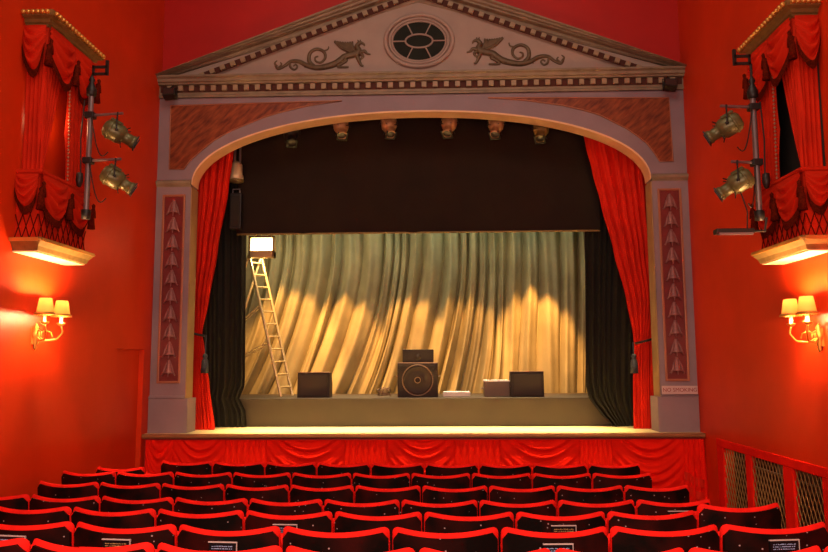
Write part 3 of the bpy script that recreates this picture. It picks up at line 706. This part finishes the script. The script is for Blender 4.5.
# two small floods on the ends of the cornice
for s, (lx, ly) in ((-1, (170, 94)), (1, (670, 85))):
    p = UY(lx, ly, -.16); t = thing('small_floodlight', 'small black floodlight hanging from the %s end of the cornice' % ('left' if s < 0 else 'right'), 'light', p)
    mt_ = Matrix.Rotation(-.35, 4, 'X') @ Matrix.Rotation(.12*s, 4, 'Y')
    m = MB(); m.box(-.085, .085, -.06, .06, -.06, .055, mtx=mt_); bevel(m.build('lamp_housing', 'black', t), .01)
    m = MB(); m.box(-.070, .070, -.066, -.055, -.047, .042, mtx=mt_); m.build('glass_front', 'lens', t)
    m = MB(); m.tube([(-.09, 0, 0), (-.09, .02, .09), (.09, .02, .09), (.09, 0, 0)], .008, 6); m.tube([(0, .02, .09), (0, .10, .15)], .010, 6); m.build('bracket', 'black', t)
# ================================================================ THEATRE BOXES
def swag_mesh(A, B, n, D, nf=4, off=.03, puff=.06, nu=30, nv=22, seed=0):
    A, B, n = Vector(A), Vector(B), Vector(n); m = MB(); P = []
    rnd = random.Random(seed); ph = rnd.uniform(-.4, .4)
    for i in range(nu+1):
        u = i/nu; s_ = math.sin(PI*u)**.75; row = []
        for j in range(nv+1):
            v = j/nv; dr = v*(.42+.58*s_)*D
            o = off+puff*s_*math.sin(PI*min(1, v*.9+.05))+.020*math.sin(2*PI*(v*nf-.55*s_+ph))*(.35+s_)*min(1, v*4)
            p = A.lerp(B, u)+Vector((0, 0, -dr))+n*o; row.append(p)
        P.append(row)
    m.grid(P); return m, [r[-1] for r in P]
def fringe_mesh(edge, n, L=.07):
    n = Vector(n); m = MB(); P = []
    E = []
    for a, b in zip(edge, edge[1:]):
        for q in range(3): E.append(a.lerp(b, q/3))
    E.append(edge[-1])
    for i, p in enumerate(E):
        z = (i % 2)*.6; P.append([p+n*(.010), p+Vector((0, 0, -L*.5))+n*(.014+.008*z), p+Vector((0, 0, -L*(1+.25*z)))+n*.008])
    m.grid(P); return m
def tassel_mesh(p, n, k=1.0):
    m = MB(); n = Vector(n); c = Vector(p)+n*.06
    m.lathe([(0, .02), (.028*k, .0), (.020*k, -.03), (.030*k, -.05), (.036*k, -.12), (.046*k, -.19), (0, -.19)], c, n=12)
    m.lathe([(0, .02), (.022*k, .0), (.016*k, -.03), (.026*k, -.06), (.032*k, -.13), (0, -.13)], c+Vector((0, .035, .06)), n=10)
    return m
for s in (-1, 1):
    side = 'left' if s < 0 else 'right'
    Xo = s*3.325; Xw = s*W
    if s < 0:
        Yn, Yf = -3.30, -2.40
        zct, zcb = 5.28, 5.16; zrail = float(UX(42, 173, Xo)[2]); zlat = float(UX(39, 213, Xo)[2]); zbt = float(UX(37.7, 238.5, Xo)[2]); zbb = float(UX(37.5, 251, Xo)[2])
    else:
        Yn, Yf = -3.50, -2.62
        zct, zcb = 5.14, 5.015; zrail = float(UX(806.6, 168, Xo)[2]); zlat = float(UX(808, 207, Xo)[2]); zbt = float(UX(811, 235, Xo)[2]); zbb = float(UX(811.5, 248.5, Xo)[2])
    t = thing('theatre_box', 'red draped theatre box projecting from the %s wall above the wall lamp' % side, 'theatre box', (Xw, (Yn+Yf)/2, zbb)); off = [-c for c in t.location]
    nS = Vector((-s, 0, 0)); nF = Vector((0, -1, 0)); nB = Vector((0, 1, 0))
    path = [(Xw, Yn, 0), (Xo, Yn, 0), (Xo, Yf, 0), (Xw, Yf, 0)]; outs = [nF, nS, nB]
    def at(z): return [(a, b, z) for a, b, _ in path]
    # roof cornice
    m = MB(); m.sweep(at(zcb), [(-.05, 0), (.0, 0), (.01, .02), (.03, .03), (.035, .06), (.075, .075), (.085, .10), (.085, .125), (-.05, .125)], outs)
    x0, x1 = sorted((Xw, Xo)); m.box(x0, x1, Yn, Yf, zcb+.04, zcb+.11)
    co = m.build('roof_cornice', 'gold_dark', t, off)
    nb = 17; spots = [(Xo-s*.094, Yn-.06+(Yf-Yn+.12)*(k+.5)/nb) for k in range(nb)]+[(Xw+(Xo-s*.06-Xw)*(k+.5)/6, Yn-.094) for k in range(6)]
    m = MB(); m.lathe([(0, .026), (.016, .020), (.025, .005), (.023, -.015), (0, -.022)], (0, 0, 0), n=8); gb = m.build('gilt_bead', 'gold', co, (*spots[0], zcb+.098))
    for x, y in spots[1:]:
        g2 = gb.copy(); C.objects.link(g2); g2.parent = co; g2.location = (x, y, zcb+.098)
    # pelmet swags
    cn, cf, cm = (Xo, Yn, zcb), (Xo, Yf, zcb), (Xo, (Yn+Yf)/2, zcb)
    k = 0
    for A, B, n_, D in (((Xw, Yn, zcb), cn, nF, .42), (cn, cm, nS, .46), (cm, cf, nS, .44)):
        m, e = swag_mesh(A, B, n_, D, seed=k+(3 if s > 0 else 0)); sw = m.build('pelmet_swag', 'boxcloth', t, off); fringe_mesh(e, n_).build('fringe', 'fringe', sw); k += 1
    for A, n_ in ((Vector(cn)+Vector((0, 0, -.20)), (nS+nF).normalized()), (Vector(cm)+Vector((0, 0, -.20)), nS), (Vector(cf)+Vector((0, 0, -.22)), nS)):
        tassel_mesh(A, n_, .8).build('tassel', 'fringe', t, off)
    # curtains: short front, near half and far half of the long side
    def side_cloth(A0, A1, B0, B1, n_, nf, z0, z1, amp=.022):
        # A0/B0 top ends, A1/B1 bottom ends
        m = MB(); P = []; nu = nf*8; n_ = Vector(n_)
        for i in range(nu+1):
            u = i/nu; row = []
            for j in range(25):
                v = j/24; vv = v**1.3; a = Vector(A0).lerp(Vector(A1), vv); b = Vector(B0).lerp(Vector(B1), vv)
                p = a.lerp(b, u); p.z = z1+(z0-z1)*v; w = (b-a).length
                row.append(p-n_*(.05-min(amp*2.2, w/nf*.9)*abs(math.sin(PI*nf*u+.3*math.sin(v*5)))**.6))
            P.append(row)
        m.grid(P); return m
    zc1 = zcb+.02; zc0 = zrail-.02
    xi_ = Xo+s*.02
    side_cloth((Xw+(-s)*.01, Yn, 0), (Xw+(-s)*.01, Yn, 0), (Xo, Yn, 0), (Xo, Yn, 0), nF, 5, zc0, zc1).build('box_curtain', 'boxcloth', t, off)
    Ym = Yn+(Yf-Yn)*.42
    side_cloth((Xo, Yn, 0), (Xo, Yn, 0), (Xo, Ym, 0), (Xo, Yn+(Yf-Yn)*.10, 0), nS, 6, zc0, zc1).build('box_curtain', 'boxcloth', t, off)
    c3 = side_cloth((Xo, Yn+(Yf-Yn)*.50, 0), (Xo, Yn+(Yf-Yn)*.56, 0), (Xo, Yf, 0), (Xo, Yf, 0), nS, 6, zc0, zc1).build('box_curtain', 'boxcloth', t, off)
    m = MB()
    for q in range(40):
        v = q/39; y = Yn+(Yf-Yn)*(.50+.06*v**1.3); m.lathe([(0, .016), (.013, 0), (0, -.016)], (Xo-s*.004, y-.012, zc1+(zc0-zc1)*v), n=6)
    m.build('beaded_edging', 'gilt_edge', c3)
    # far end and inside
    m = MB(); m.box(x0, x1, Yf-.012, Yf, zrail, zcb); m.build('end_panel', 'boxcloth' if s < 0 else 'recess', t, off)
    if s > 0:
        m = MB(); m.box(Xw-.02, Xw-.004, Yn+.02, Yf-.02, zrail, zcb); m.build('shade_backing', 'stage_black', t, off)  # black sheet stands in for the unlit inside of the box
    else:
        light('box_interior_light', 'POINT', (Xw+.13, Yn+.40, zcb-.75), 2.0, (1, .55, .25), size=.05)
    # parapet
    xa_, xb2 = sorted((Xw, Xo+s*.03)); m = MB(); m.box(xa_, xb2, Yn+.0, Yn+.03, zbt-.02, zrail); m.box(xa_, xb2, Yf-.03, Yf, zbt-.02, zrail); a_, b_ = sorted((Xo, Xo+s*.03)); m.box(a_, b_, Yn, Yf, zbt-.02, zrail)
    pa = m.build('parapet', 'boxcloth', t, off)
    m = MB(); m.sweep(at(zrail-.02), [(-.05, 0), (.02, 0), (.035, .015), (.035, .035), (.02, .045), (-.05, .045)], outs); m.build('parapet_rail', 'boxcloth', pa)
    m = MB(); zl0, zl1 = zbt, zrail-.25; nl = 9
    for k in range(nl+1):
        for dd in (-1, 1):
            y = Yn+(Yf-Yn)*k/nl; y2 = y+dd*(Yf-Yn)/nl*1.6
            ya, yb = y, max(Yn, min(Yf, y2)); fr = (yb-ya)/(y2-ya) if y2 != ya else 1
            if abs(fr) < .06: continue
            m.tube([(Xo-s*.006, ya, zl0), (Xo-s*.006, yb, zl0+(zl1-zl0)*fr)], .0045, 4)
    for k in range(4):
        for dd in (-1, 1):
            x = Xw+(Xo-Xw)*k/3; x2 = x+dd*(Xo-Xw)/3*1.6; xb = max(x0, min(x1, x2)); fr = (xb-x)/(x2-x)
            if abs(fr) < .06: continue
            m.tube([(x, Yn-.006, zl0), (xb, Yn-.006, zl0+(zl1-zl0)*fr)], .0045, 4)
    m.build('lattice_cord', 'fringe', pa)
    z_ = zrail-.02; k = 10
    for A, B, n_, D in (((Xw, Yn, z_), (Xo, Yn, z_), nF, .30), ((Xo, Yn, z_), (Xo, (Yn+Yf)/2, z_), nS, .38), ((Xo, (Yn+Yf)/2, z_), (Xo, Yf, z_), nS, .38)):
        m, e = swag_mesh(A, B, n_, D, seed=k, puff=.05); sw = m.build('parapet_swag', 'boxcloth', pa); k += 1
        fringe_mesh(e, n_).build('fringe', 'fringe', pa)
    for A, n_ in (((Xo, Yn, z_-.14), (nS+nF).normalized()), ((Xo, (Yn+Yf)/2, z_-.14), nS), ((Xo, Yf, z_-.15), nS)):
        tassel_mesh(A, n_, .85).build('tassel', 'fringe', pa)
    # base cornice and soffit
    h = zbt-zbb
    m = MB(); m.sweep(at(zbb), [(-.05, 0), (.02, 0), (.035, h*.35), (.045, h*.45), (.075, h*.8), (.075, h), (-.05, h)], outs); bc = m.build('base_cornice', 'gold_dark', t, off)
    m = MB(); nd = 34; m.sweep(at(zbt-.024), [(.070, 0), (.080, 0), (.080, .008), (.070, .008)], outs)
    for k in range(nd):
        y = Yn-.05+(Yf-Yn+.1)*(k+.5)/nd; a_, b_ = sorted((Xo-s*.075, Xo-s*.088)); m.box(a_, b_, y-.009, y+.009, zbt-.035, zbt-.005)
    for k in range(14):
        x = Xw+(Xo-s*.05-Xw)*(k+.5)/14; m.box(x-.009, x+.009, Yn-.088, Yn-.075, zbt-.035, zbt-.005)
    m.build('bead_moulding', 'gold', bc)
    m = MB(); m.box(x0, x1, Yn-.02, Yf+.02, zbb-.012, zbb+.02); m.build('soffit_board', 'candle', t, off)
# ================================================================ WALL LAMPS
for s, (px_, py_), lab in ((-1, (33, 335), 'left'), (1, (822, 336), 'right')):
    b = UX(px_, py_, s*W)
    t = thing('wall_lamp', 'gilt two arm wall lamp with glowing pleated shades on the %s wall' % lab, 'lamp', b, (0, 0, 0 if s < 0 else PI)); t.scale = (.88, 1, .88)
    m = MB(); m.lathe([(0, -.17), (.012, -.15), (.020, -.13), (.012, -.11), (.030, -.08), (.018, -.05), (.038, -.02), (.040, .02), (.020, .06), (.028, .08), (.012, .11), (0, .13)], (.03, 0, 0), n=14)
    m.box(0, .02, -.03, .03, -.10, .08); m.build('wall_plate', 'gold', t)
    for dy in (-.15, .15):
        tip = Vector((.21, dy, .19)); m = MB()
        pts = [Vector((.03, 0, 0)), Vector((.10, dy*.25, -.06)), Vector((.19, dy*.7, -.05)), Vector((.23, dy*1.05, .03)), Vector((.21, dy, .11))]
        q = []
        for i in range(len(pts)-1):
            for j in range(5): q.append(pts[i].lerp(pts[i+1], j/5))
        q.append(pts[-1]); q = [q[0]]+[(q[i-1]+q[i]*2+q[i+1])/4 for i in range(1, len(q)-1)]+[q[-1]]
        m.tube(q, .0095, 8); m.tube([(.05, dy*.1, 0), (.09, dy*.35, .05), (.14, dy*.6, .03), (.15, dy*.65, -.02)], .006, 6)
        m.lathe([(.012, 0), (.03, .012), (.044, .028), (.040, .034), (.018, .026)], (.21, dy, .10), n=16); ar = m.build('lamp_arm', 'gold', t)
        m = MB(); m.lathe([(.017, .12), (.017, .23), (0, .23)], (.21, dy, 0), n=12); m.build('candle_tube', 'candle', ar)
        m = MB(); P = []
        for k in range(48):
            a = 2*PI*k/48; w_ = 1+.025*(k % 2); P.append([(.21+r_*w_*math.cos(a), dy+r_*w_*math.sin(a), z_) for r_, z_ in ((.082, .225), (.070, .30), (.058, .375))])
        m.grid(P, close_u=True); sh = m.build('lamp_shade', 'shade', t)
        m = MB(); P = []
        for k in range(48):
            a = 2*PI*k/48; P.append([(.21+r_*math.cos(a), dy+r_*math.sin(a), z_) for r_, z_ in ((.080, .232), (.100, .217), (.103, .196+.008*(k % 2)), (.088, .207))])
        m.grid(P, close_u=True); m.build('shade_trim', 'gold', sh)
        m = MB(); m.lathe([(0, .235), (.016, .24), (.022, .27), (.016, .30), (0, .325)], (.21, dy, 0), n=12); m.build('bulb', 'bulb', t)
        p = Vector(b)+Vector((-s*.185, dy*(1 if s < 0 else -1), .303))
        light('wall_lamp_glow', 'POINT', p, 60, (1, .50, .22), size=.02)
        light('wall_lamp_glow', 'POINT', p+Vector((0, 0, -.132)), 125, (1, .50, .22), size=.02)
# ================================================================ GRILLE IN THE RIGHT WALL
gt = thing('wire_grille', 'red framed wire grille of three diamond mesh bays low in the right wall', 'grille', (W, (g0+g1)/2, .2)); off = [-c for c in gt.location]
P_ = [UX(x, 470, W)[1] for x in (718.5, 724.5, 746.5, 752, 783.5, 793.5, 822, 834)]
ztop_ = 1.13
m = MB()
for a, b in ((0, 1), (2, 3), (4, 5), (6, 7)): m.box(W-.009, W+.045, float(P_[b]), float(P_[a]), .2, 1.07)
m.box(W-.012, W+.05, float(P_[7]), float(P_[0]), 1.07, 1.16); m.box(W-.012, W+.05, float(P_[7]), float(P_[0]), .2, .34)
bevel(m.build('grille_frame', 'swag', gt, off), .008)
for a, b in ((1, 2), (3, 4), (5, 6)):
    ya, yb = float(P_[b]), float(P_[a]); m = MB(); zlo, zhi = .34, 1.08; st = .075; H = zhi-zlo; Wd = yb-ya; sl_ = 1.9
    q = -H/sl_
    while q < Wd:
        for dd in (1, -1):
            y0_, y1_ = q, q+H/sl_; u0, u1 = max(0, y0_), min(Wd, y1_)
            if u1 > u0:
                za_, zb2 = zlo+(u0-y0_)*sl_, zlo+(u1-y0_)*sl_
                if dd > 0: m.tube([(W+.01, ya+u0, za_), (W+.01, ya+u1, zb2)], .0042, 4)
                else: m.tube([(W+.016, yb-u0, za_), (W+.016, yb-u1, zb2)], .0042, 4)
        q += st
    m.build('diamond_mesh', 'wire', gt, off)
m = MB(); m.box(W+.30, W+.32, float(P_[6]), float(P_[1]), .86, .875); m.box(W+.40, W+.42, float(P_[2]), float(P_[2])+.18, .80, 1.08); m.box(W+.40, W+.42, float(P_[4])+.02, float(P_[4])+.25, .78, 1.08)
tag(m.build('notice_board', 'greenboard'), 'dim grey green boards and rail seen behind the wire grille', 'board')
light('recess_light', 'POINT', (W+.35, g0-.4, 1.3), 4.5, (1, .75, .4), size=.08)
# ================================================================ SEATS
HS = .86      # seat height, floor to the top of the back
def seat_proto():
    t = thing('theatre_chair', '', 'seat', group='red velvet theatre seats')
    hw = .259; T = .055
    def plan(x): return -.055*(1-(x/hw)**2)
    def topz(x):
        z = HS-.027*(1-(x/hw)**2); r = .035; d = abs(x)-(hw-r)
        if d > 0: z -= r-math.sqrt(max(0, r*r-min(d, r)**2))
        return z
    def lean(z): return -.10*(z-.42)
    m = MB(); nu, nv = 22, 10
    xs_ = [hw*math.sin(PI/2*(-1+2*i/nu)) for i in range(nu+1)]
    vs_ = [.5-.5*math.cos(PI*j/nv) for j in range(nv+1)]
    for sgn in (1, -1):
        P = []
        for i, x in enumerate(xs_):
            row = []
            for v in vs_:
                z = .36+(topz(x)-.36)*v; e = (1-abs(2*v-1)**14)**.5*(1-abs(x/hw)**16)**.5
                row.append((x, plan(x)+lean(z)+.006+sgn*T*.5*e*(1.25 if sgn > 0 else .8), z))
            P.append(row)
        m.grid(P)
    m.build('backrest', 'seat_red', t)
    # dark board on the rear
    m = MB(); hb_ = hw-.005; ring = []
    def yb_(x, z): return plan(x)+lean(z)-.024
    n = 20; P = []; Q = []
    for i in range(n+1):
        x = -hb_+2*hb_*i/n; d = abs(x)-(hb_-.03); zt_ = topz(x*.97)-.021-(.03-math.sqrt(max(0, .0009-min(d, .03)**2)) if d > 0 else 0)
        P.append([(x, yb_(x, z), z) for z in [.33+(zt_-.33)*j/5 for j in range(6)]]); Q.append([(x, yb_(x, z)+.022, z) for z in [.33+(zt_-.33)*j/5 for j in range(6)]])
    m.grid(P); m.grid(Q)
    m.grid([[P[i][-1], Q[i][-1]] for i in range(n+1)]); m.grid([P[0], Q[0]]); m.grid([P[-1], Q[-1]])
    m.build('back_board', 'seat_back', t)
    # tipped-up seat cushion
    m = MB()
    for sgn in (1, -1):
        P = []
        for i in range(13):
            u = -1+2*i/12; row = []
            for j in range(9):
                v = j/8; e = (1-abs(2*v-1)**8)**.5*(1-abs(u)**10)**.5; zz = .40+.40*v*.96; yy = .10+.10*v
                row.append((.235*u, yy+sgn*.045*e, zz-.02))
            P.append(row)
        m.grid(P)
    m.build('seat_cushion', 'seat_red', t)
    return t
def add_arm(t, sx):
    m = MB(); x = sx*.252
    m.tube([(x, .035, .56), (x, .04, .62), (x, .12, .635), (x, .30, .63), (x, .40, .62), (x, .42, .59)], [.010, .014, .014, .014, .014, .010], 8)
    m.build('armrest', 'arm', t)
    m = MB(); vs = [(-.045, .0), (.10, .0), (.10, .03), (.06, .06), (.05, .42), (.30, .58), (.30, .62), (.035, .63), (-.02, .5)]
    m.add([(x-.008, y, z) for y, z in vs]+[(x+.008, y, z) for y, z in vs], [tuple(range(9)), tuple(range(17, 8, -1))]+[(k, k+9, (k+1) % 9+9, (k+1) % 9) for k in range(9)])
    m.box(x-.012, x+.012, -.06, .14, 0, .012)
    m.build('leg', 'iron', t)
proto = seat_proto(); add_arm(proto, -1)
proto_end = seat_proto(); add_arm(proto_end, -1); add_arm(proto_end, 1)
rowpx = {
'A': ([161, 213, 265.3, 317, 371, 424.7, 478.8, 532, 587.5, 640.5], [462.3, 462.3, 462.4, 463.5, 464.3, 464.7, 464.7, 464.5, 464.3, 464.7]),
'B': ([62, 116.5, 174.3, 232.6, 291.5, 352, 410.7, 471, 531.5, 591.7, 652.2], [469.2, 470.2, 471, 472, 472.3, 472.3, 471.7, 471.4, 471.4, 471.6, 472.8]),
'C': ([38.4, 99.5, 161.2, 225, 289.6, 354.6, 421.4, 488.2, 555.7, 623.6, 689.2], [480, 480.5, 482, 483.2, 483.9, 484, 484.6, 484.5, 484.5, 483.8, 484]),
'D': ([-39, 30.5, 101, 174.3, 248.6, 323.3, 400.5, 478.5, 557, 635.3, 711.5], [491.8, 493, 494.2, 495.8, 496.8, 498, 499, 499, 498.6, 498, 497.9]),
'E': ([-10, 72.2, 156.8, 244.8, 333.5, 423, 514.8, 606, 696.5, 780.5], [503.5, 505, 507, 508.3, 509.5, 511, 510.8, 510.2, 508.8, 507]),
'F': ([-26, 75, 177.7, 281.6, 391, 499.6, 608.7, 719, 827], [516, 520, 523, 525.3, 526, 525.3, 523, 522.5, 521]),
'G': ([-92, 30.8, 155.5, 284, 417, 553, 686.5, 823, 957], [531, 536, 541, 544, 545.5, 545.5, 545.5, 543.5, 540])}
rowname = ['first row from the stage', 'second row from the stage', 'third row from the stage', 'fourth row from the stage', 'fifth row from the stage', 'sixth row from the stage', 'seventh row from the stage']
ORD = ['first', 'second', 'third', 'fourth', 'fifth', 'sixth', 'seventh', 'eighth', 'ninth', 'tenth', 'eleventh']
plaq = {('F', 0), ('F', 1), ('F', 2), ('F', 5), ('F', 7), ('E', 3), ('E', 6), ('D', 9)}
seats = []; used = [False, False]
def add_plaque(t, key, lz=.757):
    big = key[0] == 'F'
    m = MB(); yp = -.055-.10*(lz-.42)-.031; m.box(-.068, .068, yp-.006, yp+.01, lz-.022, lz+.030); p = m.build('plaque', 'plate', t); p['label'] = 'small black plaque with a pale top edge'
    m = MB(); m.box(-.072, .072, yp-.010, yp, lz+.030, lz+.0345); m.box(.068, .071, yp-.009, yp, lz-.022, lz+.03); m.build('plaque_edge', 'sign', p)
    rnd = random.Random(hash(key[1]) % 97); m = MB()
    for r_, zz in enumerate((lz+.013, lz+.002, lz-.009)[:2 if key in (('F', 0), ('F', 1), ('F', 2)) else 3]):
        x = -.055
        while x < .05:
            w_ = rnd.choice([.003, .004, .005, .006]); h_ = rnd.choice([.0018, .0026, .0032]); m.box(x, x+w_, yp-.0075, yp-.005, zz-.0025, zz-.0025+h_*1.4); x += w_+rnd.choice([.0015, .002, .005])
    m.build('plaque_lettering', 'text_gold' if key in (('F', 1), ('E', 6), ('D', 9)) else 'text_blue', p)
def place(Pa, Pb, key, label, end=False, lift=0, plaque=False):
    k = 1 if end else 0; src = (proto, proto_end)[k]
    if plaque: t = copy_tree(src)
    elif not used[k]: t = src; used[k] = True
    else: t = copy_tree(src)
    c = (Pa+Pb)/2; d = Pb-Pa; w = math.hypot(d[0], d[1]); ang = math.atan2(d[1], d[0])
    ztop = c[2]+lift
    t.location = (float(c[0]-.02*math.sin(ang)), float(c[1]+.045), float(ztop-HS)); t.rotation_euler = (0, 0, ang); t.scale = (w/.53, 1, 1)
    t['label'] = label; t['category'] = 'seat'; t['group'] = 'red velvet theatre seats'
    if plaque: add_plaque(t, key)
    return t
for ri, (rk_, (xs, ys)) in enumerate(rowpx.items()):
    Yr = -2.27-.755*ri; xs = np.array(xs); ys = np.array(ys); co = np.polyfit(xs, ys, 2); yf = np.polyval(co, xs)
    z = float(UY(414, np.polyval(co, 414), Yr)[2]); P = [UZ(x, y, z) for x, y in zip(xs, yf)]
    n = len(P)-1
    for i in range(n):
        lift = .035 if (rk_ == 'E' and i == n-1) else .022 if rk_ == 'A' else 0
        pq = (rk_, i) in plaq
        lab = 'red velvet seat, %s, %s from left in %s' % ('plaque on back' if pq else 'dark back', ORD[i], rowname[ri])
        if rk_ == 'A': lab = 'red velvet seat, %s of the joined seats from left, row nearest the stage' % ORD[i]
        place(P[i], P[i+1], (rk_, i), lab, end=(i == n-1), lift=lift, plaque=pq)
    if rk_ == 'A':
        za = z-.015; place(UZ(96, 466, za), UZ(145.5, 466, za), ('A', -1), 'red velvet seat standing apart at the far left end of the row nearest the stage', end=True)
